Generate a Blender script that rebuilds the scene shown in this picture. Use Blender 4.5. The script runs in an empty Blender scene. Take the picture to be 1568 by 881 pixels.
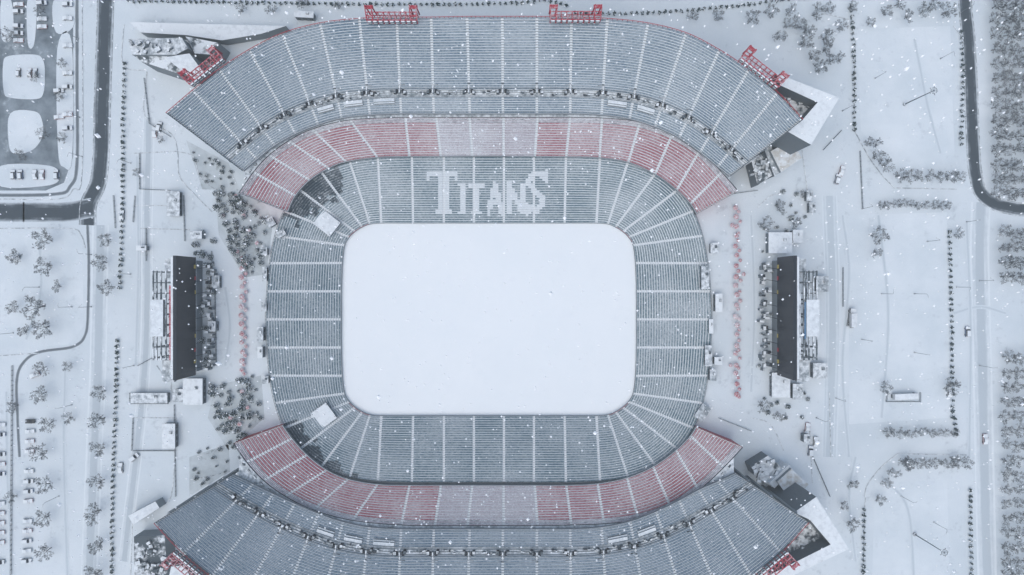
import bpy, math, random
from mathutils import Vector
random.seed(7)
H=300.0; S=0.29; CU,CV=784.0,440.5
def P(u,v,z=0.0):
    """image pixel coordinates, projected back from the overhead camera -> metres at real height z"""
    k=S*(H-z)/H
    return ((u-CU)*k, -(v-CV)*k, z)
def INV(x,y,z):
    k=S*(H-z)/H
    return (x/k+CU, -y/k+CV)

scene=bpy.context.scene
# ---------------------------------------------------------------- materials
M={}
SNOW=(0.79,0.85,0.875)
def newmat(name):
    m=bpy.data.materials.new(name); m.use_nodes=True
    nt=m.node_tree; b=nt.nodes["Principled BSDF"]
    b.inputs["Roughness"].default_value=0.85
    try: b.inputs["Specular IOR Level"].default_value=0.2
    except: pass
    M[name]=m
    return m,nt,b
def mth(nt,op,a,b=None,clamp=False):
    n=nt.nodes.new("ShaderNodeMath"); n.operation=op; n.use_clamp=clamp
    for i,x in enumerate((a,b)):
        if x is None: continue
        if isinstance(x,(int,float)): n.inputs[i].default_value=x
        else: nt.links.new(x,n.inputs[i])
    return n.outputs[0]
def noise(nt,vec,scale,detail=3,rough=0.6):
    n=nt.nodes.new("ShaderNodeTexNoise"); n.inputs["Scale"].default_value=scale
    n.inputs["Detail"].default_value=detail; n.inputs["Roughness"].default_value=rough
    nt.links.new(vec,n.inputs["Vector"]); return n.outputs["Fac"]
def mixc(nt,f,a,b):
    n=nt.nodes.new("ShaderNodeMix"); n.data_type='RGBA'
    def s(i,x):
        if isinstance(x,tuple): n.inputs[i].default_value=(x[0],x[1],x[2],1)
        else: nt.links.new(x,n.inputs[i])
    if isinstance(f,(int,float)): n.inputs[0].default_value=f
    else: nt.links.new(f,n.inputs[0])
    s(6,a); s(7,b); return n.outputs[2]
def coords(nt):
    g=nt.nodes.new("ShaderNodeNewGeometry"); return g.outputs["Position"],g.outputs["Normal"]
def snowy(name,base,amount,scale=1.2,contrast=4.0,big=0.03,bigamt=0.6,rough=0.85,snow=SNOW,base2=None):
    """base colour with snow lying on upward faces; amount 0..1"""
    m,nt,b=newmat(name)
    pos,nor=coords(nt)
    n1=noise(nt,pos,scale,3); n2=noise(nt,pos,big,3)
    t=mth(nt,'ADD',mth(nt,'SUBTRACT',n1,0.5),mth(nt,'MULTIPLY',mth(nt,'SUBTRACT',n2,0.5),bigamt))
    t=mth(nt,'ADD',mth(nt,'MULTIPLY',t,contrast),amount,True)
    sx=nt.nodes.new("ShaderNodeSeparateXYZ"); nt.links.new(nor,sx.inputs[0])
    up=mth(nt,'MULTIPLY',mth(nt,'SUBTRACT',sx.outputs[2],0.25),2.5,True)
    t=mth(nt,'MULTIPLY',t,up,True)
    bc=base
    if base2: bc=mixc(nt,noise(nt,pos,scale*2.3,2),base,base2)
    c=mixc(nt,t,bc,snow)
    nt.links.new(c,b.inputs["Base Color"]); b.inputs["Roughness"].default_value=rough
    return m
def plain(name,col,rough=0.6,metal=0.0,var=0.25):
    m,nt,b=newmat(name); pos,nor=coords(nt)
    n=noise(nt,pos,1.7,3)
    c=mixc(nt,n,tuple(x*(1-var) for x in col),tuple(min(1,x*(1+var)) for x in col))
    nt.links.new(c,b.inputs["Base Color"]); b.inputs["Roughness"].default_value=rough; b.inputs["Metallic"].default_value=metal
    return m
def ground_mat(name,a,bcol,dirt,dirtamt,scale=0.02):
    m,nt,b=newmat(name); pos,nor=coords(nt)
    n1=noise(nt,pos,scale,6,0.62); n2=noise(nt,pos,0.35,5,0.65); n3=noise(nt,pos,0.09,4,0.6)
    c=mixc(nt,mth(nt,'MULTIPLY',mth(nt,'SUBTRACT',n1,0.3),2.2,True),a,bcol)
    d=mth(nt,'ADD',mth(nt,'SUBTRACT',n2,0.62),mth(nt,'MULTIPLY',mth(nt,'SUBTRACT',n3,0.5),0.9))
    d=mth(nt,'MULTIPLY',mth(nt,'MULTIPLY',d,5,True),dirtamt)
    c=mixc(nt,d,c,dirt)
    nt.links.new(c,b.inputs["Base Color"]); b.inputs["Roughness"].default_value=0.9
    bp=nt.nodes.new("ShaderNodeBump"); bp.inputs["Strength"].default_value=0.35; bp.inputs["Distance"].default_value=0.25
    nt.links.new(n2,bp.inputs["Height"]); nt.links.new(bp.outputs[0],b.inputs["Normal"])
    return m
ground_mat("snow_ground",(0.58,0.66,0.70),(0.755,0.82,0.85),(0.38,0.44,0.48),0.55)
ground_mat("snow_field",(0.84,0.90,0.92),(0.88,0.93,0.945),(0.76,0.83,0.86),0.2,0.03)
ground_mat("snow_lot",(0.62,0.70,0.74),(0.765,0.83,0.86),(0.43,0.49,0.53),0.45,0.05)
ground_mat("slush",(0.11,0.14,0.16),(0.34,0.40,0.44),(0.60,0.68,0.72),0.7,0.12)
ground_mat("soil",(0.40,0.46,0.48),(0.66,0.73,0.76),(0.09,0.115,0.115),0.8,0.10)
def road_mat(name,asph,snow,cover,wave=0.16):
    m,nt,b=newmat(name); pos,nor=coords(nt)
    uv=nt.nodes.new("ShaderNodeUVMap"); sp=nt.nodes.new("ShaderNodeSeparateXYZ"); nt.links.new(uv.outputs[0],sp.inputs[0])
    mp=nt.nodes.new("ShaderNodeMapping"); mp.inputs["Scale"].default_value=(9,0.05,1); nt.links.new(uv.outputs[0],mp.inputs[0])
    st=noise(nt,mp.outputs[0],1.0,4,0.7)
    nb=noise(nt,pos,0.25,5,0.7)
    w=mth(nt,'COSINE',mth(nt,'MULTIPLY',sp.outputs[0],math.pi*8))
    t=mth(nt,'ADD',mth(nt,'MULTIPLY',w,wave),mth(nt,'MULTIPLY',mth(nt,'SUBTRACT',st,0.5),1.6))
    t=mth(nt,'ADD',t,mth(nt,'MULTIPLY',mth(nt,'SUBTRACT',nb,0.5),1.0))
    e=mth(nt,'ABSOLUTE',mth(nt,'SUBTRACT',sp.outputs[0],0.5))
    t=mth(nt,'ADD',t,mth(nt,'MULTIPLY',mth(nt,'SUBTRACT',e,0.36),4.0))
    t=mth(nt,'ADD',t,cover,True)
    c=mixc(nt,t,asph,snow)
    nt.links.new(c,b.inputs["Base Color"])
road_mat("road_dark",(0.065,0.085,0.10),(0.58,0.65,0.69),0.26)
road_mat("road_light",(0.50,0.57,0.61),(0.74,0.81,0.84),0.74)
road_mat("road_mid",(0.16,0.19,0.21),(0.66,0.73,0.77),0.38)
road_mat("track",(0.55,0.625,0.665),(0.70,0.775,0.81),0.74,0.40)
snowy("seat_blue",(0.11,0.185,0.25),0.25,1.3,1.3,0.035,0.7,base2=(0.14,0.215,0.28))
snowy("seat_low",(0.085,0.16,0.20),0.19,1.3,1.4,0.04,0.8,base2=(0.115,0.19,0.225))
snowy("seat_bare_shade",(0.035,0.06,0.08),0.05,2,1.8,0.08,0.9)  # almost no snow; shade of the unlit bowl corners painted as darker seats
snowy("seat_white",(0.55,0.62,0.66),0.70,1.5,2.0)
snowy("seat_red",(0.38,0.11,0.14),0.24,1.4,1.5,0.045,0.9,base2=(0.31,0.105,0.135))
snowy("seat_pink",(0.42,0.32,0.36),0.38,1.8,2.0,0.05,0.8,base2=(0.36,0.35,0.40))
snowy("tread",(0.36,0.44,0.50),0.80,0.8,1.5,0.05,0.8)
snowy("tread_bare_shade",(0.10,0.13,0.15),0.22,1.3,2.5,0.08,0.9)  # thin snow; corner shade put into a darker tread colour
snowy("tread_red",(0.46,0.43,0.47),0.70,0.9,1.6,0.06,0.8)
snowy("aisle_snow",(0.6,0.66,0.69),0.92,1.5,1.2)
snowy("walk",(0.24,0.285,0.31),0.60,0.6,3.0,0.05,0.6)
snowy("concrete",(0.23,0.265,0.285),0.55,0.5,4.0)
snowy("roof_snow",(0.45,0.50,0.53),0.90,0.5,1.7)
snowy("roof_dark",(0.09,0.115,0.13),0.42,0.4,5.0,0.08,1.0)
snowy("roof_tan",(0.5,0.49,0.44),0.62,0.4,3.0)
plain("dark",(0.022,0.03,0.04)); plain("steel",(0.13,0.16,0.18),0.5); plain("red_paint",(0.40,0.04,0.06),0.5)
snowy("red_steel",(0.43,0.045,0.07),0.18,1.5,2.5); plain("glass",(0.03,0.04,0.05),0.15)
plain("screen",(0.010,0.015,0.024),0.35); plain("yellow",(0.45,0.36,0.09)); plain("blue_sign",(0.12,0.25,0.42)); plain("white_paint",(0.70,0.75,0.78))
snowy("umbrella_red",(0.40,0.10,0.12),0.38,2.0,3.0)
snowy("bark",(0.07,0.078,0.082),0.08,2.5,2.0); snowy("twig",(0.10,0.115,0.125),0.10,3.0,2.0)
plain("needle",(0.04,0.068,0.070),0.8,0,0.4); snowy("snow_clump",(0.68,0.75,0.78),0.9,1,1)
plain("tyre",(0.02,0.02,0.02)); 
for n,c in dict(car_dark=(0.05,0.06,0.065),car_silver=(0.3,0.32,0.34),car_red=(0.25,0.04,0.045),car_blue=(0.06,0.10,0.2),car_white=(0.6,0.63,0.65)).items(): plain(n,c,0.35)
plain("flake",(0.94,0.96,0.98),0.9,0,0.01)
# ---------------------------------------------------------------- mesh builder
class MB:
    def __init__(s): s.v=[];s.f=[];s.m=[];s.mn=[];s.uv={}
    def mi(s,n):
        if n not in s.mn: s.mn.append(n)
        return s.mn.index(n)
    def poly(s,pts,mat,uv=None):
        b=len(s.v); s.v.extend(pts); s.f.append(tuple(range(b,b+len(pts)))); s.m.append(s.mi(mat))
        if uv: s.uv[len(s.f)-1]=uv
    def prism(s,p2,z0,z1,side,top,z0w=None):
        n=len(p2)
        a=sum(p2[i][0]*p2[(i+1)%n][1]-p2[(i+1)%n][0]*p2[i][1] for i in range(n))
        if a<0: p2=p2[::-1]
        s.poly([(x,y,z1) for x,y in p2],top)
        for i in range(n):
            x0,y0=p2[i]; x1,y1=p2[(i+1)%n]
            s.poly([(x0,y0,z0),(x1,y1,z0),(x1,y1,z1),(x0,y0,z1)],side)
        s.poly([(x,y,z0) for x,y in p2[::-1]],side)
    def box(s,x,y,z0,z1,sx,sy,ang=0,side="concrete",top=None):
        c,sn=math.cos(ang),math.sin(ang); r=[]
        for dx,dy in((-1,-1),(1,-1),(1,1),(-1,1)):
            a=dx*sx/2;b=dy*sy/2; r.append((x+a*c-b*sn,y+a*sn+b*c))
        s.prism(r,z0,z1,side,top or side)
    def tube(s,p,q,r0,r1,n,mat,cap=True):
        p=Vector(p);q=Vector(q);d=(q-p)
        if d.length<1e-5:return
        d.normalize(); a=d.orthogonal().normalized(); b=d.cross(a)
        A=[];B=[]
        for i in range(n):
            t=2*math.pi*i/n; o=a*math.cos(t)+b*math.sin(t)
            A.append(tuple(p+o*r0));B.append(tuple(q+o*r1))
        for i in range(n):
            j=(i+1)%n; s.poly([A[i],A[j],B[j],B[i]],mat)
        if cap: s.poly(B,mat)
    def mesh(s,name):
        me=bpy.data.meshes.new(name); me.from_pydata([tuple(v) for v in s.v],[],s.f)
        for n in s.mn: me.materials.append(M[n])
        me.polygons.foreach_set("material_index",s.m)
        if s.uv:
            l=me.uv_layers.new(name="UVMap")
            for fi,uv in s.uv.items():
                for k,li in enumerate(me.polygons[fi].loop_indices): l.data[li].uv=uv[k]
        me.update(); return me
    def build(s,name,parent=None,loc=None,rot=0):
        return inst(name,s.mesh(name),parent,loc,rot)
def inst(name,me,parent=None,loc=None,rot=0,sc=1):
    o=bpy.data.objects.new(name,me); scene.collection.objects.link(o)
    if loc: o.location=loc
    o.rotation_euler=(0,0,rot); o.scale=(sc,sc,sc)
    if parent: o.parent=parent
    return o
def empty(name):
    e=bpy.data.objects.new(name,None); scene.collection.objects.link(e); return e
# ---------------------------------------------------------------- stadium seating
def cr(p0,p1,p2,p3,t):
    return tuple(0.5*((2*b)+(-a+c)*t+(2*a-5*b+4*c-d)*t*t+(-a+3*b-3*c+d)*t**3) for a,b,c,d in zip(p0,p1,p2,p3))
def at(L,i,t,closed):
    n=len(L)
    g=(lambda k:L[k%n]) if closed else (lambda k:L[k] if 0<=k<n else (tuple(2*a-b for a,b in zip(L[0],L[1])) if k<0 else tuple(2*a-b for a,b in zip(L[-1],L[-2]))))
    return cr(g(i-1),g(i),g(i+1),g(i+2),t)
def lerp(a,b,t): return tuple(x+(y-x)*t for x,y in zip(a,b))
def deck(mb,F,B,N,closed,seat,tread,band=None,seg=1.4,skip=None,aw=0.55):
    n=len(F); spans=n if closed else n-1
    for i in range(spans):
        f1=Vector(at(F,i,0,closed));f2=Vector(at(F,i,1,closed));b1=Vector(at(B,i,0,closed));b2=Vector(at(B,i,1,closed))
        Lb=(b1-b2).length; Lf=(f1-f2).length; L=(Lb+Lf)/2
        k=max(3,int(L/seg)); 
        ts=[0]+[j/k for j in range(1,k)]+[1]
        Fs=[at(F,i,t,closed) for t in ts]; Bs=[at(B,i,t,closed) for t in ts]
        for j in range(N):
            t0=j/N;t1=(j+1)/N; tm=(t0+t1)/2
            inband=band and band[0]<tm<band[1]
            row0=[lerp(f,b,t0) for f,b in zip(Fs,Bs)]; row1=[lerp(f,b,t1) for f,b in zip(Fs,Bs)]
            Lr=Lf+(Lb-Lf)*tm; a=min(0.3,aw/max(Lr,1))
            def ins(R):
                e0=lerp(R[0],R[1],min(0.9,a*k)); e1=lerp(R[-1],R[-2],min(0.9,a*k))
                return [R[0],e0]+R[1:-1]+[e1,R[-1]]
            R0=ins(row0);R1=ins(row1); m=len(R0)
            for q in range(m-1):
                A,Bp,C,D=R0[q],R0[q+1],R1[q+1],R1[q]
                z0=A[2];z0b=Bp[2];
                cx=(A[0]+C[0])/2;cy=(A[1]+C[1])/2
                ais=(q==0 or q==m-2)
                tm_=tread(tm,cx,cy,A[2],i) if not ais else "aisle_snow"
                if inband: tm_="walk"
                mb.poly([A,Bp,(C[0],C[1],z0b),(D[0],D[1],z0)],tm_)
                mb.poly([(D[0],D[1],z0),(C[0],C[1],z0b),C,D],"concrete")
                if ais or inband: continue
                sm=seat(tm,cx,cy,A[2],i)
                if sm is None: continue
                a0=lerp(A,D,0.36);a1=lerp(Bp,C,0.36);c0=lerp(A,D,0.84);c1=lerp(Bp,C,0.84)
                h=0.42
                q0=(a0[0],a0[1],z0+h);q1=(a1[0],a1[1],z0b+h);q2=(c1[0],c1[1],z0b+h+.12);q3=(c0[0],c0[1],z0+h+.12)
                mb.poly([q0,q1,q2,q3],sm)
                mb.poly([(a0[0],a0[1],z0+.02),(a1[0],a1[1],z0b+.02),q1,q0],sm)
                mb.poly([q3,q2,(c1[0],c1[1],z0b+.02),(c0[0],c0[1],z0+.02)],sm)
def curve(L,closed,sub=8,off=0):
    n=len(L); out=[]
    for i in range(n if closed else n-1):
        for s in range(sub): out.append(at(L,i,s/sub,closed))
    if not closed: out.append(L[-1])
    return out
def rail(mb,pts,h,r,mat,closed=False,post=True):
    n=len(pts)
    for i in range(n if closed else n-1):
        a=pts[i];b=pts[(i+1)%n]
        mb.tube((a[0],a[1],a[2]+h),(b[0],b[1],b[2]+h),r,r,4,mat,False)
        if post: mb.tube(a,(a[0],a[1],a[2]+h),r,r,3,mat,False)
def wall(mb,pts,z0,mat,closed=False):
    n=len(pts)
    for i in range(n if closed else n-1):
        a=pts[i];b=pts[(i+1)%n]
        mb.poly([(a[0],a[1],z0),(b[0],b[1],z0),b,a],mat)
stad=empty("football_stadium")
CX,CY=748.5,489.5
FZ=-8.0; WZ=-6.8
q=[(23,-147.5,23,-249,4),(69,-147.5,69,-249,4),(116,-147.5,118,-249,4),(164,-147.5,170,-247,4),(182,-146,213,-241,4),(194,-141.5,256,-225,3.6),(205,-134.5,290,-199,3),(214,-126,313,-166,2.3),(221,-113,327,-128,1.6),(224.5,-86,335,-86,1.2),(226,-43,339,-43,1.2),(226,0,341,0,1.2)]
allst=[]
allst+=[(a,b,c,d,z) for a,b,c,d,z in q]
allst+=[(a,-b,c,-d,z) for a,b,c,d,z in q[:-1][::-1]]
allst+=[(-a,-b,-c,-d,z) for a,b,c,d,z in q]
allst+=[(-a,b,-c,d,z) for a,b,c,d,z in q[:-1][::-1]]
LF=[P(CX+a,CY+b,WZ) for a,b,c,d,z in allst]; LB=[P(CX+c,CY+d,z) for a,b,c,d,z in allst]
def inrect(u,v,r): return r[0]<=u<=r[2] and r[1]<=v<=r[3]
def seg_d(u,v,x0,y0,x1,y1):
    dx,dy=x1-x0,y1-y0; t=max(0,min(1,((u-x0)*dx+(v-y0)*dy)/(dx*dx+dy*dy))); return math.hypot(u-x0-t*dx,v-y0-t*dy)
def letter(u,v):
    R=[(655,262,701,270),(671,262,686,322),(665,321,692,328),(655,262,660,276),(696,262,701,276),
       (702,280,713,285),(704,280,712,327),(702,323,714,328),
       (716,280,744,287),(726,280,735,327),(722,323,739,328),
       (776,280,783,328),(796,280,803,328)]
    for r in R:
        if inrect(u,v,r): return True
    if seg_d(u,v,758,282,748,327)<3.6 or seg_d(u,v,758,282,769,327)<3.6 or inrect(u,v,(751,308,766,313)): return True
    if seg_d(u,v,779,282,800,326)<4: return True
    for a,b,c,d in ((833,272,823,266),(823,266,812,270),(812,270,809,281),(809,281,818,292),(818,292,829,301),(829,301,832,312),(832,312,822,323),(822,323,810,318),(836,264,836,276),(807,314,807,327)):
        if seg_d(u,v,a,b,c,d)<4.2: return True
    return False
def dark_zone(u,v):  # unlit bowl corners, given the low-snow colours with shade painted in
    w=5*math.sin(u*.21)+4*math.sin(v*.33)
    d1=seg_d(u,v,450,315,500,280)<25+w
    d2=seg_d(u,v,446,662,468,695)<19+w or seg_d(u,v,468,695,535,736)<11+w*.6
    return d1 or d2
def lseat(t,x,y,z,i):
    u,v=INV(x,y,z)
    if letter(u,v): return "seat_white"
    if dark_zone(u,v): return "seat_bare_shade"
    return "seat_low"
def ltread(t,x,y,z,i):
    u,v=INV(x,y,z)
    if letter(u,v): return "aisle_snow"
    return "tread_bare_shade" if dark_zone(u,v) else "tread"
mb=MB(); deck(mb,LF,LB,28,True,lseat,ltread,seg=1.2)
fl=curve(LF,True,8); bl=curve(LB,True,8)
wall(mb,fl,FZ-0.3,"concrete",True); wall(mb,[(a,b,c+0.02) for a,b,c in bl],-1,"concrete",True)
rail(mb,fl,0.5,0.09,"steel",True,False); rail(mb,bl,1.1,0.09,"steel",True,True)
for k0,k1 in ((5,8),(15,18),(27,30),(38,41)):
    rail(mb,fl[k0*8:k1*8],0.75,0.09,"red_paint",False,False)
mb.build("lower_bowl",stad)
mb=MB(); mb.poly([(x,y,FZ) for x,y,z in fl][::-1],"snow_field"); mb.build("snow_covered_field",stad)
# club deck
clubT=[((440,325),(366,296)),((452,300),(388,264)),((474,276),(412,238)),((503,258),(442,216)),((530,248),(478,198)),((578,241.5),(536,184)),((627,240),(620,180)),((675,240),(668,180)),((723,239.5),(719,180)),((771,239.5),(771,180)),((819,240),(823,180)),((867,240.5),(873,180)),((918,242),(922,181)),((962,249),(980,187)),((1003,267),(1030,204)),((1036,291),(1072,230)),((1057,312),(1105,264)),((1067,328),(1130,293))]
clubB=[((432,651),(358,679)),((447,672),(378,708)),((470,697),(404,736)),((500,720),(437,760)),((533,734),(480,781)),((578,742),(540,797)),((627,743.5),(614,804)),((675,743.5),(666,805)),((723,743.5),(716,805)),((771,743.5),(771,805)),((819,743.5),(823,805)),((867,743.5),(875,804)),((915,741),(925,802)),((960,732),(978,796)),((1000,715),(1028,779)),((1035,690),(1070,751)),((1057,668),(1108,716)),((1066,654),(1137,685))]
def redseat(t,x,y,z,i):
    if i in (7,8,9): return "seat_pink"
    return "seat_red" if t<0.88 else "seat_pink"
def redtread(t,x,y,z,i): return "tread_red" if t<0.88 else "walk"
for nm,st in (("club_deck",clubT),("club_deck",clubB)):
    F=[P(a[0],a[1],6.0) for a,b in st]; B=[P(b[0],b[1],14.0) for a,b in st]
    mb=MB(); deck(mb,F,B,16,False,redseat,redtread,seg=1.3)
    f=curve(F,False);b=curve(B,False)
    wall(mb,f,4.6,"concrete"); wall(mb,b,0,"concrete")
    rail(mb,f,0.9,0.10,"steel",False,False); rail(mb,b,0.5,0.12,"dark",False,False)
    for a,c in ((f[0],b[0]),(f[-1],b[-1])):
        mb.poly([(a[0],a[1],0),(c[0],c[1],0),(c[0],c[1],c[2]+1),(a[0],a[1],a[2]+1)],"red_paint")
    mb.build(nm,stad)
# upper decks
upT=[((372,262),(256,174)),((393,244),(296,140)),((420,223),(336,108)),((452,205),(382,78)),((487,191),(432,53)),((523,181),(490,37)),((566,176),(550,30)),((614,174),(607,28)),((664,174),(660,28)),((719,174),(715,27)),((770,174),(769,27)),((822,174),(822,27)),((873,174),(875,28)),((921,176),(930,30)),((964,182),(992,37)),((1003,194),(1050,52)),((1040,211),(1101,78)),((1072,233),(1146,108)),((1099,255),(1190,143)),((1118,270),(1228,184))]
upB=[((355,727),(238,800)),((387,742),(282,846)),((418,757),(325,882)),((451,772),(372,915)),((487,787),(425,940)),((525,800),(483,958)),((566,808),(546,966)),((614,811),(607,969)),((664,811),(660,969)),((719,811),(715,969)),((770,811),(769,969)),((822,811),(822,969)),((873,811),(875,969)),((921,808),(932,966)),((965,799),(994,957)),((1005,784),(1052,940)),((1040,767),(1104,915)),((1070,751),(1150,882)),((1099,738),(1195,845)),((1127,725),(1237,799))]
def upseat(t,x,y,z,i): return "seat_blue"
def uptread(t,x,y,z,i): return "tread"
for st,clb in ((upT,clubT),(upB,clubB)):
    F=[P(a[0],a[1],18.0) for a,b in st]; B=[P(b[0],b[1],42.0) for a,b in st]
    mb=MB(); deck(mb,F,B,38,False,upseat,uptread,band=(0.185,0.265),seg=1.3)
    f=curve(F,False);b=curve(B,False)
    wall(mb,f,16.3,"concrete"); wall(mb,b,38,"concrete")
    for i in range(len(f)-1):
        mb.poly([(f[i][0],f[i][1],16.3),(b[i][0],b[i][1],38),(b[i+1][0],b[i+1][1],38),(f[i+1][0],f[i+1][1],16.3)],"concrete")
    for a,c in ((f[0],b[0]),(f[-1],b[-1])):
        mb.poly([(a[0],a[1],16.3),(c[0],c[1],38),(c[0],c[1],c[2]+.8),(a[0],a[1],a[2]+.8)],"concrete")
        rail(mb,[lerp(a,c,t/8) for t in range(9)],0.9,0.12,"steel")
    rail(mb,f,0.9,0.10,"steel",False,False)
    rail(mb,b,1.1,0.13,"red_paint",False,True)
    b1=[lerp(x,y,0.185) for x,y in zip(f,b)]; b2=[lerp(x,y,0.265) for x,y in zip(f,b)]
    rail(mb,b1,1.0,0.09,"steel",False,False); rail(mb,b2,1.2,0.12,"steel",False,False)
    mb.build("upper_deck",stad)
    mb=MB(); rr=random.Random(5)
    for i in range(1,len(F)-1):
        a=Vector(F[i]);c=Vector(B[i]); d=(c-a); ang=math.atan2(d.y,d.x); 
        p=a+d*0.225; dd=Vector((d.x,d.y,0)).normalized(); pp=Vector((-dd.y,dd.x,0))
        for sgn in (-1,1):
            c1=p+pp*sgn*1.25+dd*1.7
            mb.box(c1.x,c1.y,p.z-1,p.z+1.35,3.0,0.85,ang,"dark","dark")
            c0=p+pp*sgn*2.0+dd*0.2
            mb.box(c0.x,c0.y,p.z-1,p.z+1.5,1.2,1.1,ang,"dark","roof_dark")
        c1=p+dd*1.6; mb.box(c1.x,c1.y,p.z,p.z+2.0,3.6,0.5,ang,"concrete","roof_snow")
        c1=p+dd*3.3; mb.box(c1.x,c1.y,p.z,p.z+2.6,0.45,4.2,ang,"dark","roof_dark")
        e=(Vector(F[i])+Vector(F[i+1]))/2; g=(Vector(B[i])+Vector(B[i+1]))/2; dv=g-e
        w=(Vector(F[i+1])-Vector(F[i])); wl=w.length; wa=math.atan2(w.y,w.x)
        if i in (4,5,6,13,14):
            k=e+dv*0.155; 
            mb.box(k.x,k.y,k.z-.3,k.z+.75,wl*0.66,1.3,wa,"steel","tread"); 
            k=e+dv*0.125; mb.box(k.x,k.y,k.z-.3,k.z+.65,wl*0.66,.7,wa,"steel","tread")
        for _ in range(4):
            t=rr.uniform(-.35,.35); k=e+w*t+dv*rr.uniform(.195,.25)
            mb.box(k.x,k.y,k.z,k.z+rr.uniform(.6,1.6),rr.uniform(.5,1.6),.5,wa+rr.uniform(-.2,.2),"steel",rr.choice(["dark","roof_dark","roof_snow"]))
    mb.build("vomitory_entrances",stad)
    mb=MB()
    for i in range(len(F)):
        a=Vector(F[i]);c=Vector(B[i])
        for t in (0.22,0.55,0.9):
            p=a+(c-a)*t; zt=16.3+(38-16.3)*t-0.05
            mb.box(p.x,p.y,-0.2,zt,1.1,1.1,0,"concrete")
    mb.build("deck_columns",stad)
    mb=MB()
    # suite level: roof ledge from the back of the club deck to beneath the upper deck
    cb=curve([P(b_[0],b_[1],14.0) for a_,b_ in clb],False,8)
    outs=[lerp(x,y,0.62) for x,y in zip(f,b)][10:-10]
    inner=cb[4:-4]
    dirn=[]
    for p_ in inner:
        j=min(range(len(outs)),key=lambda k:(outs[k][0]-p_[0])**2+(outs[k][1]-p_[1])**2); dirn.append(outs[j])
    for i in range(len(inner)-1):
        a=inner[i];c=inner[i+1];A=dirn[i];C=dirn[i+1]
        mb.poly([(a[0],a[1],14.6),(c[0],c[1],14.6),(C[0],C[1],14.6),(A[0],A[1],14.6)],"walk")
        mb.poly([(a[0],a[1],13),(c[0],c[1],13),(c[0],c[1],14.6),(a[0],a[1],14.6)],"glass")
        if i%3==0:
            m_=lerp(a,A,0.07); mb.box(m_[0],m_[1],14.6,15.2,1.4,.6,math.atan2(c[1]-a[1],c[0]-a[0]),"dark","roof_dark")
        mb.poly([(A[0],A[1],0),(C[0],C[1],0),(C[0],C[1],14.6),(A[0],A[1],14.6)],"concrete")
    for zf in (3.5,8.0,12.5):
        for i in range(0,len(outs)-1):
            a=lerp(outs[i],outs[i+1],0.2);c=lerp(outs[i],outs[i+1],0.8)
            n=Vector((c[1]-a[1],-(c[0]-a[0]),0)).normalized()
            o=Vector(((a[0]+c[0])/2-f[len(f)//2][0],(a[1]+c[1])/2-f[len(f)//2][1],0))
            if n.dot(o)<0:n=-n
            n*=0.4
            mb.poly([(a[0]+n.x,a[1]+n.y,zf-1),(c[0]+n.x,c[1]+n.y,zf-1),(c[0]+n.x,c[1]+n.y,zf+1),(a[0]+n.x,a[1]+n.y,zf+1)],"glass")
    mb.build("concourse_building",stad)
for u,v,ang,w,h in ((499,341,-38,36,27),(494,638,36,33,29)):
    x,y,z=P(u,v,-1.5); mb=MB(); a=math.radians(ang)
    mb.box(x,y,-2.6,-1.5,w*S,h*S,a,"steel","roof_snow")
    for dx in (-4.6,4.6):
        for dy in (-3.2,3.2):
            px=x+dx*math.cos(a)-dy*math.sin(a); py=y+dx*math.sin(a)+dy*math.cos(a)
            mb.tube((px,py,-7),(px,py,-0.5),0.12,0.12,5,"steel")
    mb.build("corner_platform",stad)
# ---------------------------------------------------------------- ground
mb=MB()
loop=[(x,y) for x,y,z in bl]; c0=P(CX,CY,0)
def ring(r):
    out=[]
    for x,y in loop:
        a=math.atan2(y-c0[1],x-c0[0]); out.append((c0[0]+r*math.cos(a),c0[1]+r*math.sin(a)))
    return out
rs=[loop,ring(320),ring(3500)]
for k in range(2):
    n=len(loop)
    for i in range(n):
        j=(i+1)%n; A=rs[k];B=rs[k+1]
        mb.poly([(*A[i],0),(*B[i],0),(*B[j],0),(*A[j],0)][::-1],"snow_ground")
g=mb.build("snowy_ground")
def smooth(pts,sub=8):
    L=[(a[0],a[1],0) for a in pts]; return [(p[0],p[1]) for p in curve(L,False,sub)]
def strip(mb,pts,w,z,mat,sub=8,kerb=False):
    q=[P(u,v,0) for u,v in smooth(pts,sub)]; w=w*S; d=0; L=[];R=[];D=[]
    for i,p in enumerate(q):
        a=q[max(0,i-1)];b=q[min(len(q)-1,i+1)]
        t=Vector((b[0]-a[0],b[1]-a[1],0)).normalized(); n=Vector((-t.y,t.x,0))
        if i: d+=math.hypot(p[0]-q[i-1][0],p[1]-q[i-1][1])
        L.append((p[0]+n.x*w/2,p[1]+n.y*w/2,z));R.append((p[0]-n.x*w/2,p[1]-n.y*w/2,z));D.append(d)
    for i in range(len(q)-1):
        mb.poly([R[i],R[i+1],L[i+1],L[i]],mat,[(1,D[i]),(1,D[i+1]),(0,D[i+1]),(0,D[i])])
    if kerb:
        for E,sg in ((L,1),(R,-1)):
            for i in range(len(q)-1):
                a=Vector(E[i]);b=Vector(E[i+1]); t=(b-a).normalized(); n=Vector((-t.y,t.x,0))*sg*0.3
                p4=[a,b,b+n,a+n]; 
                if sg<0: p4=p4[::-1]
                mb.poly([(p.x,p.y,0.13) for p in p4],"concrete")
                mb.poly([(a.x,a.y,0),(b.x,b.y,0),(b.x,b.y,.13),(a.x,a.y,.13)],"concrete")
                mb.poly([((a+n).x,(a+n).y,0),((b+n).x,(b+n).y,0),((b+n).x,(b+n).y,.13),((a+n).x,(a+n).y,.13)],"concrete")
def road(pts,w,mat,z=0.03,kerb=True,name="road"):
    mb=MB(); strip(mb,pts,w,z,mat,8,kerb); return mb.build(name)
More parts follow.
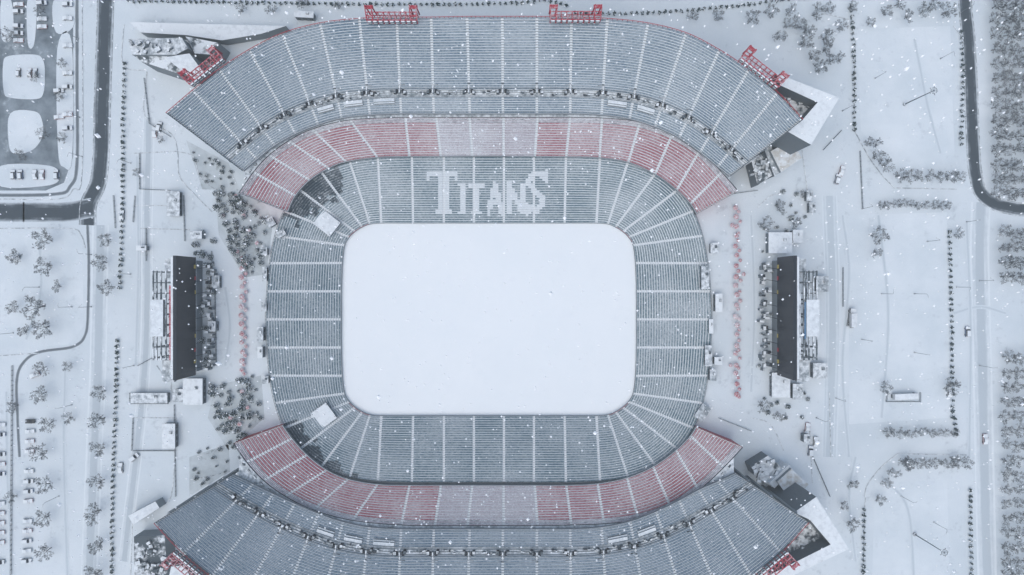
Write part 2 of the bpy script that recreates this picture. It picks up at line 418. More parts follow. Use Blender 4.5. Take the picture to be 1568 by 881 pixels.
road([(165,-300),(162,-20),(160,60),(157,150),(155,230),(150,280),(136,312),(134,345)],24,"road_dark",0.030)
road([(-700,325),(-40,325),(40,325),(100,325),(142,318)],30,"road_dark",0.034,False)
road([(134,345),(136,400),(135,470),(131,512),(112,531),(62,539),(38,553),(26,580),(27,640),(30,700)],5,"road_mid",0.042,False,"path")
road([(154,345),(152,450),(150,560),(144,700),(136,900),(125,1200)],26,"road_light",0.026,False)
road([(1474,-300),(1477,-20),(1483,60),(1487,140),(1490,220),(1494,268),(1506,300),(1545,318),(1640,322),(2200,330)],19,"road_dark",0.030)
road([(1502,310),(1500,400),(1505,600),(1512,900),(1520,1200)],30,"road_light",0.026,False)
road([(1270,300),(1275,480),(1270,700)],24,"track",0.026,False,"path")
road([(228,180),(225,330),(222,560),(190,860)],18,"road_light",0.027,False,"path")
road([(118,-60),(118,120),(118,250),(108,285),(80,298),(-60,299)],6,"road_mid",0.038,False,"pavement")
zt=0.05
for pts in ([(1400,60),(1420,160),(1440,235)],[(1345,330),(1360,480),(1350,640)],[(1290,330),(1300,420),(1290,560),(1300,700)],[(60,360),(62,450),(40,520)],[(10,600),(12,740),(20,900)],[(100,560),(98,700),(104,900)],[(210,240),(212,400),(208,560)],[(1350,730),(1390,780),(1400,900)],[(1150,330),(1155,470),(1150,600)],[(345,440),(352,500),(345,560)],[(1310,700),(1300,760),(1310,860)],[(1540,480),(1500,470),(1460,480)],[(1480,340),(1486,500),(1484,700)]):
    zt+=0.004; road(pts,6,"track",zt,False,"tyre_tracks")
def edge(pts,w=1.6,mat="road_mid",name="kerb",sub=6):
    mb=MB(); q=[P(u,v,0) for u,v in (smooth(pts,sub) if sub else pts)]
    for i in range(len(q)-1):
        a=Vector(q[i]);b=Vector(q[i+1]); t=b-a; 
        mb.box((a.x+b.x)/2,(a.y+b.y)/2,0,0.14+0.001*(i%3),t.length,w*S,math.atan2(t.y,t.x),"concrete","walk")
    return mb.build(name)
for pts,sb in [([(0,350),(105,350),(124,360),(131,380)],6),([(1308,200),(1330,240),(1352,270),(1370,288)],6),([(1370,288),(1465,290)],0),([(1325,770),(1327,745),(1350,715),(1375,695)],6),([(1375,695),(1480,697)],0),
  ([(1310,60),(1308,180)],0),([(1324,770),(1322,881)],0),([(1460,40),(1475,60)],0),([(225,110),(222,178),(262,205),(272,232),(275,270),(300,300),(325,325)],6),([(270,232),(296,240),(306,270),(330,290),(362,300)],6),
  ([(262,560),(262,600)],0),([(268,690),(262,760),(240,775),(198,800)],4),([(203,800),(200,881)],0),([(190,38),(188,100),(222,108)],3),([(0,305),(90,305),(112,290),(126,262),(126,0)],5),
  ([(1160,318),(1180,300),(1200,296)],3),([(1150,640),(1180,650),(1200,690)],3),([(1228,230),(1240,320)],0),([(1240,660),(1244,740)],0),([(300,700),(330,690),(352,676)],4),([(290,735),(320,730),(352,722)],0),
  ([(205,640),(270,640),(270,690),(205,690)],0),([(208,315),(282,315)],0),([(215,350),(290,352)],0),([(205,235),(270,232)],0),([(240,560),(250,575)],0),([(0,545),(60,541)],0),([(1258,20),(1300,30)],0),([(1270,600),(1272,700)],0)]:
    edge(pts,1.3,sub=sb)
def sheet(pts,z,mat,name):
    mb=MB(); mb.poly([P(u,v,0)[:2]+(z,) for u,v in pts][::-1],mat); o=mb.build(name); return o
sheet([(-120,-120),(112,-120),(112,240),(98,280),(70,292),(-120,292)],0.012,"slush","parking_lot")
for pl in ([(14,86),(54,84),(66,92),(69,110),(67,142),(56,152),(16,150),(6,140),(5,98)],[(16,174),(54,171),(65,186),(65,210),(50,230),(24,236),(14,222)],[(88,74),(110,64),(111,240),(98,256),(89,228)],[(2,2),(18,2),(20,56),(3,60)],[(42,2),(56,2),(53,66),(43,68)],[(2,254),(76,254),(92,270),(76,284),(2,286)],[(82,2),(112,2),(112,42),(86,50)]):
    L=[(a[0],a[1],0) for a in pl]
    mb=MB(); mb.prism([P(p[0],p[1],0)[:2] for p in curve(L,True,5)],0,0.13,"concrete","snow_lot"); mb.build("snow_covered_island")
sheet([(1312,45),(1455,40),(1462,250),(1370,260),(1318,200)],0.010,"snow_lot","parking_lot")
sheet([(1340,740),(1450,735),(1455,900),(1335,900)],0.010,"snow_lot","parking_lot")
sheet([(1300,330),(1450,325),(1455,640),(1300,650)],0.010,"snow_lot","parking_lot")
sheet([(0,352),(104,352),(126,372),(128,500),(104,528),(0,535)],0.010,"snow_lot","parking_lot")
for pl in ([(330,300),(400,300),(418,340),(408,420),(375,425),(335,360)],[(330,590),(400,575),(405,640),(350,690),(318,640)],[(285,215),(350,250),(368,292),(310,290)],[(290,700),(350,680),(352,722),(290,760)]):
    sheet(pl,0.016,"soil","planting_bed")
# ---------------------------------------------------------------- trees
def bare_tree(seed,h=7.5,spread=4.6):
    r=random.Random(seed); mb=MB()
    def grow(p,d,L,rad,lev):
        q=p; segs=2 if lev<3 else 1
        for s in range(segs):
            nd=(d+Vector((r.uniform(-.2,.2),r.uniform(-.2,.2),r.uniform(-.05,.12)))).normalized()
            e=q+nd*L/segs; r1=rad*(1-0.35*(s+1)/segs)
            mb.tube(q,e,rad,r1,5 if lev==0 else 3,"bark" if lev<2 else "twig",False)
            q=e;d=nd;rad=r1
            if lev>0 and lev<4 and s==0:
                side=Vector((r.uniform(-1,1),r.uniform(-1,1),r.uniform(-.1,.6))).normalized()
                grow(q,(d*0.6+side*0.8).normalized(),L*0.6,max(rad*0.6,.03),lev+1)
        if lev<4:
            n=(8,3,3,4)[lev]
            for k in range(n):
                if lev==0:
                    a=2*math.pi*(k+r.uniform(-.3,.3))/n; nd=Vector((math.cos(a),math.sin(a),r.uniform(.35,1.0))).normalized()
                    grow(q,nd,spread*0.48*r.uniform(.8,1.15),rad*0.6,1)
                else:
                    side=Vector((r.uniform(-1,1),r.uniform(-1,1),r.uniform(-.3,.6))).normalized()
                    grow(q,(d*0.8+side*0.75).normalized(),L*r.uniform(.5,.72),max(rad*0.62,0.05),lev+1)
    grow(Vector((0,0,-.1)),Vector((0,0,1)),h*0.33,0.22,0)
    return mb.mesh("bare_tree")
BT=[bare_tree(i) for i in range(5)]
def tree(u,v,px=28):
    u+=random.uniform(-1.5,1.5);v+=random.uniform(-1.5,1.5)
    x,y,_=P(u,v,0); inst("bare_tree",random.choice(BT),None,(x,y,0),random.uniform(0,6.28),px*S/8.0*random.uniform(.85,1.15))
for u,v,s in [(80,370,34),(78,408,34),(30,395,22),(70,470,36),(28,468,26),(75,500,30),(45,505,22),(95,440,20),(70,562,28),(72,600,30),(80,645,30),(72,692,30),(78,740,26),(74,790,26),(80,840,26),(30,620,18),(25,760,20),
   (163,600,28),(160,640,30),(160,685,30),(160,735,32),(155,782,30),(158,830,32),(155,872,32),(168,440,26),(165,402,24),(170,368,26),(110,560,20),(112,640,20),
   (1060,30,20),(1095,30,20),(1150,30,22),(1178,24,22),(1215,40,28),(1245,25,24),(1190,62,22),(1225,70,26),(1258,60,28),(1280,45,22),(1272,95,28),(1240,88,22),(1262,20,20),(1205,20,20),(1232,48,22),(1262,80,24),(1252,108,20),(1200,42,20),(1350,20,20),(1385,28,24),(1410,20,24),(1442,22,26),(1425,8,22),(1370,8,22),(1330,40,16),(1300,15,16),
   (1328,222,24),(1338,240,24),(1352,254,24),(1340,362,26),(1338,388,22),(1350,592,22),(1352,738,22),(1362,720,24),(1343,760,20),(1378,706,24),(1450,590,26),(1462,360,20),(1300,800,22),(1290,770,20),(1300,740,18),
   (1455,700,20),(215,265,14),(250,215,12),(1190,320,22),(1165,345,22),(1215,345,18),(1165,620,22),(1190,635,20),(1225,300,14),(470,8,20),(520,12,16),(420,20,18),(372,18,16),(0,140,26),(20,60,24),(70,20,22),(75,210,22),(98,150,18),(102,100,18),(100,215,20),(60,120,20),(40,240,20)]:
    tree(u,v,s)
for i in range(7): tree(1370+i*15.5,270,22); tree(1385+i*14.5,706,20)
for i in range(10): tree(1345+i*11.5,315,15); tree(1352+i*11.5,661,16)
for v in list(range(-10,305,22)):
    for u in (1519,1535,1551,1567,1582): tree(u,v,25)
for v in list(range(358,440,22)):
    for u in (1530,1545,1560,1576): tree(u,v,22)
for v in list(range(548,900,22)):
    for u in (1534,1550,1568): tree(u,v,22)
def evergreen(seed,h=4.5,r0=1.7):
    r=random.Random(seed); mb=MB()
    mb.tube((0,0,-.1),(0,0,h*.8),0.14,0.05,5,"bark")
    lobes=[r.uniform(.6,1.25) for _ in range(7)]
    for i in range(360):
        t=r.random()**1.4; z=0.3+h*t; a=r.uniform(0,6.28); lb=lobes[int(a/6.284*7)%7]
        rr=r0*(1-t)**0.75*lb*r.uniform(.35,1.05)
        c=Vector((rr*math.cos(a),rr*math.sin(a),z)); s=r.uniform(.16,.38)
        o=Vector((math.cos(a),math.sin(a),r.uniform(-.6,.3))).normalized(); w=Vector((-math.sin(a),math.cos(a),r.uniform(-.3,.3)))*s*.6
        mat="snow_clump" if r.random()<0.34 else "needle"
        zz=Vector((0,0,0.08 if mat=="snow_clump" else 0))
        mb.poly([tuple(c-o*s*.4+zz),tuple(c+w+zz),tuple(c+o*s+zz),tuple(c-w+zz)],mat)
    return mb.mesh("evergreen_tree")
EG=[evergreen(20+i) for i in range(4)]
def eg(u,v,px,name="evergreen_tree"):
    x,y,_=P(u,v,0); inst(name,random.choice(EG),None,(x,y,0),random.uniform(0,6.28),px*S/3.4)
def cluster(poly,n,lo,hi,sep=8):
    us=[p[0] for p in poly];vs=[p[1] for p in poly]; k=0;g=0;got=[]
    while k<n and g<3000:
        g+=1; u=random.uniform(min(us),max(us));v=random.uniform(min(vs),max(vs)); ins=False
        for i in range(len(poly)):
            x0,y0=poly[i];x1,y1=poly[(i+1)%len(poly)]
            if (y0>v)!=(y1>v) and u<(x1-x0)*(v-y0)/(y1-y0)+x0: ins=not ins
        if ins and all(math.hypot(u-a,v-b)>sep for a,b in got): got.append((u,v));eg(u,v,random.uniform(lo,hi));k+=1
cluster([(325,292),(360,300),(415,335),(405,400),(385,420),(360,400),(345,360)],50,5,14,8)
cluster([(325,590),(385,572),(402,600),(400,640),(360,690),(330,660)],42,5,14,8)
cluster([(285,215),(350,250),(368,300),(310,290)],20,4,8,7)
cluster([(300,690),(350,676),(352,722),(290,760)],12,4,9)
cluster([(300,350),(330,365),(335,440),(318,500),(320,560),(304,575)],22,6,13)
cluster([(1165,300),(1190,290),(1235,300),(1240,400),(1160,375)],14,5,10)
cluster([(1160,380),(1185,390),(1185,600),(1160,610)],7,4,7)
cluster([(1155,600),(1235,600),(1240,640),(1170,640)],10,5,10)
def shrub_row(pts,step=8.6,r=0.95):
    mb=MB(); q=smooth(pts,10); last=0
    for i in range(1,len(q)):
        a=q[i-1];b=q[i]; L=math.hypot(b[0]-a[0],b[1]-a[1]); t=last
        while t<L:
            u=a[0]+(b[0]-a[0])*t/L+random.uniform(-.5,.5); v=a[1]+(b[1]-a[1])*t/L+random.uniform(-.6,.6)
            x,y,_=P(u,v,0); s=random.uniform(.75,1.15)*r; t+=step
            mb.tube((x,y,0),(x,y,1.0),0.06,0.05,4,"bark")
            for k in range(26):
                al=random.uniform(0,6.28); zz=random.uniform(.3,1.9); rr=s*(1-abs(zz-.8)/1.6)*random.uniform(.2,1)
                c=Vector((x+rr*math.cos(al),y+rr*math.sin(al),zz)); o=Vector((math.cos(al),math.sin(al),random.uniform(-.4,.5)))*.36*s; w=Vector((-math.sin(al),math.cos(al),random.uniform(-.3,.3)))*.28*s
                mb.poly([tuple(c-o),tuple(c+w),tuple(c+o),tuple(c-w)],"snow_clump" if random.random()<.2 else "needle")
        last=t-L
    mb.build("shrub_row")
for pts in ([(192,98),(190,200),(189,330),(185,448)],[(181,522),(178,640),(174,760),(173,900)],[(198,3),(350,5),(560,8),(700,8),(800,5),(835,2),(875,12)],[(880,22),(960,22),(1040,18),(1130,10),(1240,-4)],[(1302,10),(1306,90),(1307,205)],[(1470,50),(1472,120),(1470,230)],[(1452,355),(1455,470),(1457,640)],[(1322,780),(1320,900)],[(1484,750),(1486,900)],[(1460,640),(1463,670)]):
    shrub_row(pts)
# ---------------------------------------------------------------- cars
def car_mesh(paint,cover,van=False):
    mb=MB(); W=.92
    def prof(pts,w,z,side,top):
        n=len(pts)
        for i in range(n):
            a=pts[i];b=pts[(i+1)%n]
            up=abs(b[0]-a[0])>abs(b[1]-a[1])
            mb.poly([(a[0],-w,a[1]),(b[0],-w,b[1]),(b[0],w,b[1]),(a[0],w,a[1])],side if not up else top)
        mb.poly([(p[0],-w,p[1]) for p in pts],side); mb.poly([(p[0],w,p[1]) for p in pts[::-1]],side)
    tp="snow_clump" if cover else paint
    prof([(-2.2,.35),(2.15,.35),(2.25,.6),(2.1,.82),(1.0,.95),(-1.75,.98),(-2.2,.9)],W,0,paint,tp)
    if van: prof([(-2.05,.97),(1.1,.96),(.55,1.65),(-1.9,1.7)],.8,0,"glass",tp)
    else: prof([(-1.6,.97),(.95,.95),(.2,1.42),(-1.0,1.45)],.76,0,"glass",tp)
    rt=1.71 if van else 1.46; x0,x1=((-1.85,.5) if van else (-.95,.15))
    mb.box((x0+x1)/2,0,rt,rt+.09,x1-x0,1.45,0,paint,tp)
    for x in (-1.35,1.4):
        for s in (-1,1): mb.tube((x,s*.72,.33),(x,s*.95,.33),.33,.33,12,"tyre"); mb.tube((x,s*.951,.33),(x,s*.96,.33),.18,.18,8,"steel")
    for s in (-1,1):
        mb.box(2.24,s*.6,.55,.7,.06,.4,0,"white_paint"); mb.box(-2.22,s*.62,.62,.8,.06,.35,0,"red_paint"); mb.box(.7,s*.98,.95,1.08,.18,.16,0,paint)
    return mb.mesh("parked_car")
CM=[car_mesh("car_dark",True),car_mesh("car_silver",True),car_mesh("car_red",True),car_mesh("car_blue",True,True),car_mesh("car_dark",True,True),car_mesh("car_silver",False,True),car_mesh("car_dark",False)]
def car(u,v,deg,sc=1.0):
    x,y,_=P(u,v,0); inst("parked_car",random.choice(CM[:5] if random.random()<.85 else CM),None,(x,y,0.02),math.radians(deg+random.uniform(-3,3)),sc)
for i in range(15):
    if i not in (4,9): car(48-i*.4,645+i*15.2,2,0.95)
    if i not in (2,6,7,13): car(3-i*.1,650+i*15.0,2,0.95)
for i in (0,1,3,4,5): car(30,8+i*11,2); 
for i in (0,2,3): car(66,6+i*12,4)
for i in (0,1,3,5,6,8,9): car(105,8+i*21,3)
for i in (0,1,3,4,6): car(22+i*11,268,92)
for i in (0,2,3): car(30+i*8.5,112,88,.9)
for i in (0,1): car(92,140+i*40,5)
for u,v,d in [(55,574,20),(1507,672,90),(186,716,90),(188,330,90),(238,203,85),(245,195,80),(207,700,40),(1288,262,70),(1281,275,75),(24,395,10),(1480,508,90),(1452,600,90),(1240,690,85),(1248,676,85),(1235,655,80)]: car(u,v,d,1.05)
def truck(u,v,deg,L=8,W=2.5,Hh=3.1):
    mb=MB(); mb.box(-1,0,.9,Hh,L-2.4,W,0,"car_white","roof_snow"); mb.box(L/2-1.05,0,.7,2.3,1.9,W*.94,0,"car_silver","roof_snow"); mb.box(L/2-.45,0,1.45,2.1,.75,W*.96,0,"glass","glass")
    mb.box(-.4,0,.55,.88,L-.6,W*.6,0,"dark")
    for x in (-L/2+1.2,-L/2+2.3,L/2-1.2):
        for s in (-1,1): mb.tube((x,s*W*.36,.48),(x,s*W*.49,.48),.48,.48,12,"tyre")
    x,y,_=P(u,v,0); mb.build("box_truck",None,(x,y,0.02),math.radians(deg))
truck(1303,487,90,8.6); truck(1383,606,2,11)
# ---------------------------------------------------------------- umbrellas
mb=MB()
for k in range(8):
    a=k*math.pi/4;b=(k+1)*math.pi/4; R=1.25
    mb.poly([(R*math.cos(a),R*math.sin(a),2.15),(R*math.cos(b),R*math.sin(b),2.15),(0,0,2.75)],"umbrella_red")
    mb.poly([(R*math.cos(a),R*math.sin(a),1.98),(R*math.cos(b),R*math.sin(b),1.98),(R*math.cos(b),R*math.sin(b),2.15),(R*math.cos(a),R*math.sin(a),2.15)],"red_paint")
mb.tube((0,0,0),(0,0,2.85),.04,.03,6,"steel"); mb.tube((0,0,.7),(0,0,.75),.55,.55,12,"white_paint"); mb.tube((0,0,0),(0,0,.1),.35,.35,10,"concrete")
UM=mb.mesh("patio_umbrella")
def umb(u,v,s=1): x,y,_=P(u,v,2.2); inst("patio_umbrella",UM,None,(x,y,0),random.uniform(0,1),s*random.uniform(.85,1.05))
for v in range(398,578,14): umb(370+random.uniform(-1.5,1.5),v+random.uniform(-2,2),1.0); umb(374+random.uniform(-2,2),v+7,.7)
for v in range(318,615,15): umb(1128+random.uniform(-1.5,1.5),v+random.uniform(-2,2),1.0); umb(1133+random.uniform(-2,2),v+7+random.uniform(-2,2),.7)
for u,v in [(360,300),(372,330),(380,352),(392,372),(362,385),(370,600),(378,625),(366,650),(352,640),(340,330),(385,300),(1122,345),(1140,420),(1120,560)]: umb(u,v,.8)
# ---------------------------------------------------------------- scoreboards
def scoreboard(x0,d,nm):
    e=empty("scoreboard"); y0,y1=-37.8,13.0; ym=(y0+y1)/2; L=y1-y0
    mb=MB(); mb.box(x0+d*.7,ym,8,25,1.4,L,0,"screen","dark")
    for k in range(11):
        y=y0+L*(k+.5)/11; mb.box(x0-d*.06,y,8.0,25,.1,.12,0,"dark")
    for y,c,h0,h1 in ((y1-4,"yellow",8.2,10.0),(y1-9,"red_paint",8.2,9.5),(y1-15,"yellow",8.2,9.2),(y0+6,"yellow",8.2,10),(y0+11,"red_paint",8.3,9.6),(y0+17,"yellow",8.2,9.2)): mb.box(x0-d*.1,y,h0,h1,.12,1.6,0,c)
    mb.build("screen",e)
    mb=MB(); mb.box(x0+d*2.0,ym,24.0,24.7,.9,L*.98,0,"steel","roof_snow"); mb.box(x0+d*2.9,ym-2,23.6,24.4,.7,L*.6,0,"steel","red_steel" if d<0 else "walk")
    mb.build("top_trim",e)
    mb=MB()
    for off,z in ((4.6,24),(6.6,24),(8.4,24),(9.8,24),(6.6,14),(9.8,14)):
        mb.box(x0+d*off,ym+1,z,z+.5,.55,L*.72,0,"steel","roof_dark")
    y=y0+9
    while y<y1-5:
        mb.box(x0+d*6.0,y,23.2,23.8,8.2,.3,0,"steel","steel"); mb.tube((x0+d*2,y,14),(x0+d*9.6,y,24),.16,.16,4,"steel",False); mb.tube((x0+d*9.6,y,14),(x0+d*2,y,23),.16,.16,4,"steel",False)
        mb.box(x0+d*9.6,y,8,24,.4,.4,0,"steel"); y+=4.4
    mb.box(x0+d*6.4,y0+3,17,19,5,9,0,"concrete","walk"); mb.box(x0+d*6.0,y1-5,17,18.5,4,8,0,"concrete","walk")
    mb.build("back_frame",e)
    mb=MB(); mb.box(x0+d*7.4,ym,24.8,26.2,5.2,15,0,"steel","roof_snow")
    if d>0: mb.box(x0+d*4.6,ym-1,24.9,25.6,.45,15,0,"blue_sign","blue_sign")
    mb.build("sign_box",e)
    mb=MB()
    for k in range(7):
        y=y0+L*(k+.5)/7; mb.box(x0+d*1.8,y,0,24,1.0,1.0,0,"steel"); mb.box(x0+d*8.5,y,0,14,.7,.7,0,"steel")
    mb.build("columns",e)
    mb=MB(); r=random.Random(int(x0))
    mb.box(x0+d*4,ym,0,6,6.4,L*.95,0,"concrete","roof_snow")
    for k in range(26):
        y=y0+2+(L-4)*k/25+r.uniform(-.6,.6); s=r.uniform(.8,2.0)
        mb.box(x0-d*r.uniform(1.2,5.2),y,0,r.uniform(2.5,5.5),s,r.uniform(.5,1.6),r.uniform(-.2,.2),"steel",r.choice(["dark","roof_dark","roof_snow","roof_snow","walk"]))
    for k in range(9):
        y=y0+3+L*k/9.5; mb.tube((x0-d*.3,y,8.5),(x0-d*4.5,y+1,5.5),.15,.12,4,"dark"); mb.box(x0-d*4.6,y+1,4.9,6.0,1.2,1.6,0,"dark","roof_dark")
    mb.build("base_building",e)
scoreboard(P(300,0,8)[0],-1,1); scoreboard(P(1190,0,8)[0],1,2)
# ---------------------------------------------------------------- red floodlight gantries
def gantry(u,v,ang,L=19,z=42.3):
    x,y,_=P(u,v,z); mb=MB(); W=3.0
    for zz in (0,3.2):
        for dy in (-W/2,W/2): mb.tube((-L/2,dy,zz),(L/2,dy,zz),.2,.2,5,"red_steel")
    n=9
    for i in range(n+1):
        a=-L/2+L*i/n
        mb.tube((a,-W/2,3.2),(a,W/2,3.2),.14,.14,4,"red_steel"); mb.tube((a,-W/2,0),(a,-W/2,3.2),.14,.14,4,"red_steel"); mb.tube((a,W/2,-2),(a,W/2,3.2),.14,.14,4,"red_steel")
        if i<n:
            b=-L/2+L*(i+1)/n; mb.tube((a,-W/2,3.2),(b,W/2,3.2),.11,.11,4,"red_steel",False); mb.tube((a,-W/2,0),(b,-W/2,3.2),.11,.11,4,"red_steel",False)
            for r in range(2): mb.box((a+b)/2,-W/2-.55,.6+r*1.5,1.7+r*1.5,1.3,.5,0,"steel","snow_clump")
    for sx in (-1,1):
        for dx in (0,2.4):
            mb.tube((sx*(L/2-dx),W/2+2.0,-4),(sx*(L/2-dx),W/2+1.2,6.5),.3,.22,6,"red_steel"); mb.tube((sx*(L/2-dx),W/2+1.2,6.5),(sx*(L/2-dx),-W/2,3.2),.2,.2,5,"red_steel")
        mb.box(sx*(L/2-1.2),W/2+1.3,4.2,4.8,3.2,1.3,0,"red_steel","red_steel"); mb.box(sx*(L/2-1.2),0,3.4,3.6,2.6,.5,0,"red_steel","red_steel")
    mb.build("floodlight_gantry",None,(x,y,z),ang)
gantry(602,30,0);gantry(880,29,0)
gantry(317,108,math.radians(39),16);gantry(1163,110,math.radians(-38),18)
gantry(290,868,math.radians(180-40),16);gantry(1182,868,math.radians(180+40),16)
# ---------------------------------------------------------------- corner buildings
def bld(name,parts):
    e=MB()
    for pts,z0,z1,side,top in parts: e.prism([P(u,v,z1)[:2] for u,v in pts],z0,z1,side,top)
    return e
def addunits(mb,pts,z,n,seed):
    r=random.Random(seed); us=[p[0] for p in pts];vs=[p[1] for p in pts]
    for _ in range(n):
        u=r.uniform(min(us),max(us));v=r.uniform(min(vs),max(vs)); x,y,_z=P(u,v,z)
        mb.box(x,y,z-.1,z+r.uniform(.6,1.6),r.uniform(.8,2.2),r.uniform(.8,2.0),r.uniform(-.6,.6),"steel",r.choice(["roof_snow","roof_dark","walk"]))
m=bld("a",[([(1188,112),(1285,150),(1242,222),(1205,201),(1226,187),(1252,157),(1195,131)],0,32,"steel","roof_snow"),([(1192,130),(1255,157),(1228,190),(1200,160)],0,24,"concrete","roof_dark")])
addunits(m,[(1205,140),(1240,165)],24,6,1); m.build("stair_tower_building")
m=bld("a",[([(1216,785),(1250,761),(1300,841),(1190,893),(1180,880),(1272,834),(1240,796)],0,32,"steel","roof_snow"),([(1238,798),(1270,832),(1195,872),(1210,830)],0,24,"concrete","roof_dark")])
addunits(m,[(1215,820),(1250,845)],24,6,2); m.build("stair_tower_building")
m=bld("a",[([(1180,232),(1212,214),(1228,242),(1196,264)],0,12,"concrete","roof_tan"),([(1150,244),(1176,230),(1192,262),(1160,284)],0,8,"steel","roof_dark"),([(1132,238),(1148,228),(1158,243),(1140,255)],0,9,"dark","walk"),([(1170,228),(1180,222),(1198,262),(1186,270)],0,10,"steel","walk")])
addunits(m,[(1150,245),(1175,275)],8,14,3); m.build("service_building")
m=bld("a",[([(1190,738),(1212,718),(1238,742),(1214,770)],0,12,"concrete","roof_tan"),([(1150,714),(1176,698),(1204,722),(1182,746),(1155,728)],0,8,"steel","walk"),([(1178,740),(1208,712),(1214,718),(1186,748)],0,10,"white_paint","roof_snow")])
addunits(m,[(1152,705),(1188,738)],8,16,4); m.build("service_building")
m=bld("a",[([(252,88),(290,82),(312,112),(296,122)],0,22,"steel","roof_snow"),([(196,60),(278,58),(288,74),(270,84),(202,84)],0,16,"concrete","walk"),([(205,84),(252,84),(285,108),(270,112),(215,94)],0,14,"steel","roof_dark"),([(284,56),(335,66),(325,84),(298,82)],0,12,"concrete","roof_dark")])
addunits(m,[(200,64),(270,82)],16,16,5)
m.build("stair_tower_building")
mb=MB(); mb.prism([P(u,v,6)[:2] for u,v in [(198,34),(438,40),(400,52),(340,62),(285,54),(215,50)]],0,6,"concrete","roof_snow"); mb.build("entrance_ramp")
m=bld("a",[([(205,822),(252,820),(258,900),(205,900)],0,8,"concrete","roof_dark"),([(196,790),(238,768),(244,778),(204,804)],0,6,"concrete","roof_snow"),([(262,868),(282,866),(300,900),(255,900)],0,20,"steel","roof_snow")])
addunits(m,[(208,826),(254,880)],8,26,6); m.build("service_building")
def kiosk(u,v,w,h,ang=0,z=3.4,top="roof_snow",side="steel",name="concession_stand"):
    x,y,_=P(u,v,z); mb=MB(); W=w*S;D=h*S; a=math.radians(ang)
    mb.box(0,0,0,z-.25,W,D,0,side,side); mb.box(0,0,z-.25,z,W+.5,D+.5,0,"concrete",top)
    n=max(1,int(max(W,D)/2.6))
    for i in range(n):
        t=(i+.5)/n-.5
        for s in (-1,1):
            if W>D: mb.box(t*W,s*D/2,1.0,2.2,1.6,.08,0,"glass")
            else: mb.box(s*W/2,t*D,1.0,2.2,.08,1.6,0,"glass")
    mb.box(W*.2,D*.15,z,z+.6,min(1.2,W*.3),min(1.2,D*.3),0,"steel","roof_dark")
    mb.build(name,None,(x,y,0),a)
for a in [(398,512,8,20),(404,470,6,12),(1101,464,9,26),(1094,380,10,14),(1080,425,10,34),(1085,545,9,30),(1092,575,8,16),(1076,632,14,22,-35),(404,385,8,10),(406,582,8,10),(414,340,10,12,30),(1100,553,10,10),(398,540,6,16,0),
  (265,312,18,36),(228,610,54,14),(258,668,18,36),(295,600,28,38),(272,606,14,18),(300,360,16,10),(1195,372,34,30),(1222,362,14,18),(1196,590,26,36),(1222,600,14,22),(1260,435,16,22),(1256,568,20,22),
  (1240,300,8,14),(1244,318,8,14),(1236,672,8,12),(216,380,14,6),(330,432,10,18),(324,500,10,14),(465,22,28,8,-3),(405,420,5,20),(1089,500,5,20),(430,358,12,8,30)]:
    kiosk(*a[:4],ang=a[4] if len(a)>4 else 0,z=random.choice([3,3.6,4.2]),top=random.choice(["roof_snow","walk","walk"]) if a[2]*a[3]<900 else "roof_snow")
def mast(u,v,h=21,name="light_mast"):
    x,y,_=P(u,v,0); mb=MB(); mb.tube((0,0,0),(0,0,h),.28,.15,10,"steel"); mb.tube((0,0,0),(0,0,.7),.8,.8,10,"concrete")
    n=10
    for i in range(n):
        a=2*math.pi*i/n;b=2*math.pi*(i+1)/n; R=1.3
        mb.tube((R*math.cos(a),R*math.sin(a),h),(R*math.cos(b),R*math.sin(b),h),.1,.1,4,"steel",False); mb.tube((0,0,h),(R*math.cos(a),R*math.sin(a),h),.06,.06,4,"steel",False)
        if i%2==0: mb.box(R*1.2*math.cos(a),R*1.2*math.sin(a),h-.3,h+.15,.6,.4,a,"steel","snow_clump")
    mb.build(name,None,(x,y,0))
mast(1385,160);mast(1400,818)
def lamp(u,v,h=9):
    x,y,_=P(u,v,0); mb=MB(); mb.tube((0,0,0),(0,0,h),.11,.07,6,"steel"); mb.tube((0,0,h),(1.4,0,h+.3),.06,.05,5,"steel"); mb.box(1.6,0,h+.2,h+.38,.8,.35,0,"steel","snow_clump"); mb.tube((0,0,0),(0,0,.5),.3,.3,8,"concrete")
    mb.build("street_lamp",None,(x,y,0),random.uniform(0,6.28))
for u,v in [(120,60),(122,180),(126,240),(140,390),(140,470),(1320,320),(1320,520),(1400,450),(1400,540),(1290,170),(1470,20),(1475,180),(1500,430),(1500,560),(20,510),(60,440),(110,470),(200,250),(200,420),(205,560),(1420,370),(1250,640),(110,620),(1480,340),(1465,440),(1350,450),(1430,800),(1380,760),(1340,120),(1440,90),(90,760),(1280,610)]: lamp(u,v)
def barrier_run(pts):
    mb=MB()
    for i in range(len(pts)-1):
        a=Vector(P(*pts[i],0));b=Vector(P(*pts[i+1],0)); n=max(1,int((b-a).length/2.2))
        for k in range(n):
            p=a.lerp(b,k/n);q=a.lerp(b,(k+.92)/n)
            for z in (.15,.6,1.1): mb.tube((p.x,p.y,z),(q.x,q.y,z),.07,.07,4,"steel",False)
            mb.tube((p.x,p.y,0),(p.x,p.y,1.15),.09,.09,4,"steel"); mb.tube((q.x,q.y,0),(q.x,q.y,1.15),.09,.09,4,"steel")
    mb.build("metal_fence")
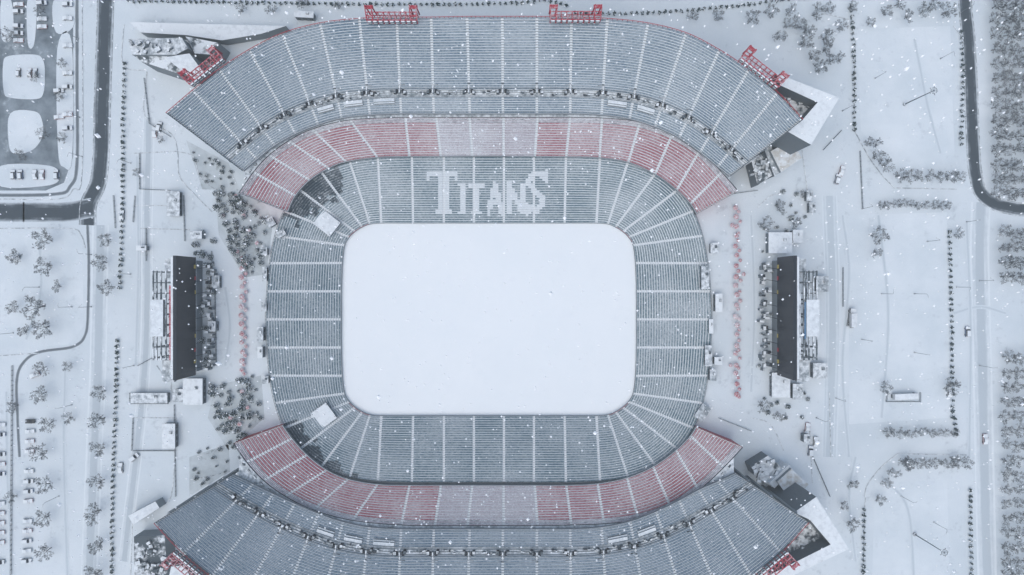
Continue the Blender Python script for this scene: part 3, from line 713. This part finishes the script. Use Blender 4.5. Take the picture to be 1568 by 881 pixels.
for pts in ([(200,602),(258,602),(258,618),(200,618),(200,602)],[(205,640),(203,690)],[(215,236),(215,290),(262,292)],[(205,690),(268,690)],[(175,300),(178,350)],[(268,620),(270,760)],[(1100,300),(1160,292)],[(1240,690),(1270,760)],[(1260,230),(1288,200)],[(205,340),(208,300)],[(282,300),(284,370)],[(1100,640),(1150,660)],[(262,210),(230,190),(222,120)],[(1316,232),(1320,320)],[(1358,600),(1356,615),(1408,615),(1408,600)],[(1300,474),(1296,500)],[(325,385),(326,430)],[(20,560),(18,880)],[(1290,410),(1290,470)],[(212,560),(240,545)],[(1230,420),(1230,580)],[(330,440),(332,560)],[(225,350),(225,400)]): barrier_run(pts)
# ---------------------------------------------------------------- falling snow
mb=MB(); r=random.Random(3)
for _ in range(6500):
    x=r.uniform(-62,62);y=r.uniform(-36,36);z=r.uniform(215,284); d=300-z
    s=r.uniform(.025,.075)*d/40
    if r.random()<.03: s*=2.0
    st=r.uniform(1,2.2); wx=r.uniform(-.8,.8)*s
    o=[(s,0,0),(0,s,0),(-s,0,0),(0,-s,0),(wx,s*.4,s*st),(-wx,-s*.4,-s*st)]; pt=[(x+a,y+b,z+c) for a,b,c in o]
    for i in range(4):
        j=(i+1)%4; mb.poly([pt[i],pt[j],pt[4]],"flake"); mb.poly([pt[j],pt[i],pt[5]],"flake")
mb.build("falling_snow")
m=bpy.data.materials.new("snow_haze"); m.use_nodes=True; nt=m.node_tree; nt.nodes.remove(nt.nodes["Principled BSDF"])
vs=nt.nodes.new("ShaderNodeVolumeScatter"); vs.inputs["Density"].default_value=0.00038; vs.inputs["Color"].default_value=(0.92,0.985,1,1); vs.inputs["Anisotropy"].default_value=0.0
nt.links.new(vs.outputs[0],nt.nodes["Material Output"].inputs["Volume"]); M["snow_haze"]=m
mb=MB(); mb.box(0,0,-12,330,1800,1800,0,"snow_haze"); mb.build("snow_haze")
# ---------------------------------------------------------------- light
w=bpy.data.worlds.new("World"); scene.world=w; w.use_nodes=True; nt=w.node_tree
sky=nt.nodes.new("ShaderNodeTexSky"); sky.sky_type='NISHITA'; sky.sun_disc=False
el,az=math.radians(66),math.radians(215)
sky.sun_elevation=el; sky.sun_rotation=az; sky.dust_density=2.2; sky.air_density=1.25; sky.ozone_density=0.6
nt.links.new(sky.outputs[0],nt.nodes["Background"].inputs[0]); nt.nodes["Background"].inputs[1].default_value=0.15
sd=bpy.data.lights.new("sun","SUN"); sd.energy=1.5; sd.angle=math.radians(80); sd.color=(1,.99,.96)
so=bpy.data.objects.new("sun",sd); scene.collection.objects.link(so)
dirv=Vector((math.sin(az)*math.cos(el),math.cos(az)*math.cos(el),math.sin(el))); so.rotation_euler=dirv.to_track_quat('Z','Y').to_euler(); so.location=(0,0,200)
cam=bpy.data.cameras.new("camera"); co=bpy.data.objects.new("camera",cam); scene.collection.objects.link(co)
co.location=(0,0,H); co.rotation_euler=(0,0,0); cam.sensor_width=36; cam.lens=36*H/(1568*S); cam.clip_end=8000; cam.clip_start=0.5
scene.camera=co
scene.view_settings.view_transform='Standard'; scene.view_settings.look='None'; scene.view_settings.exposure=0
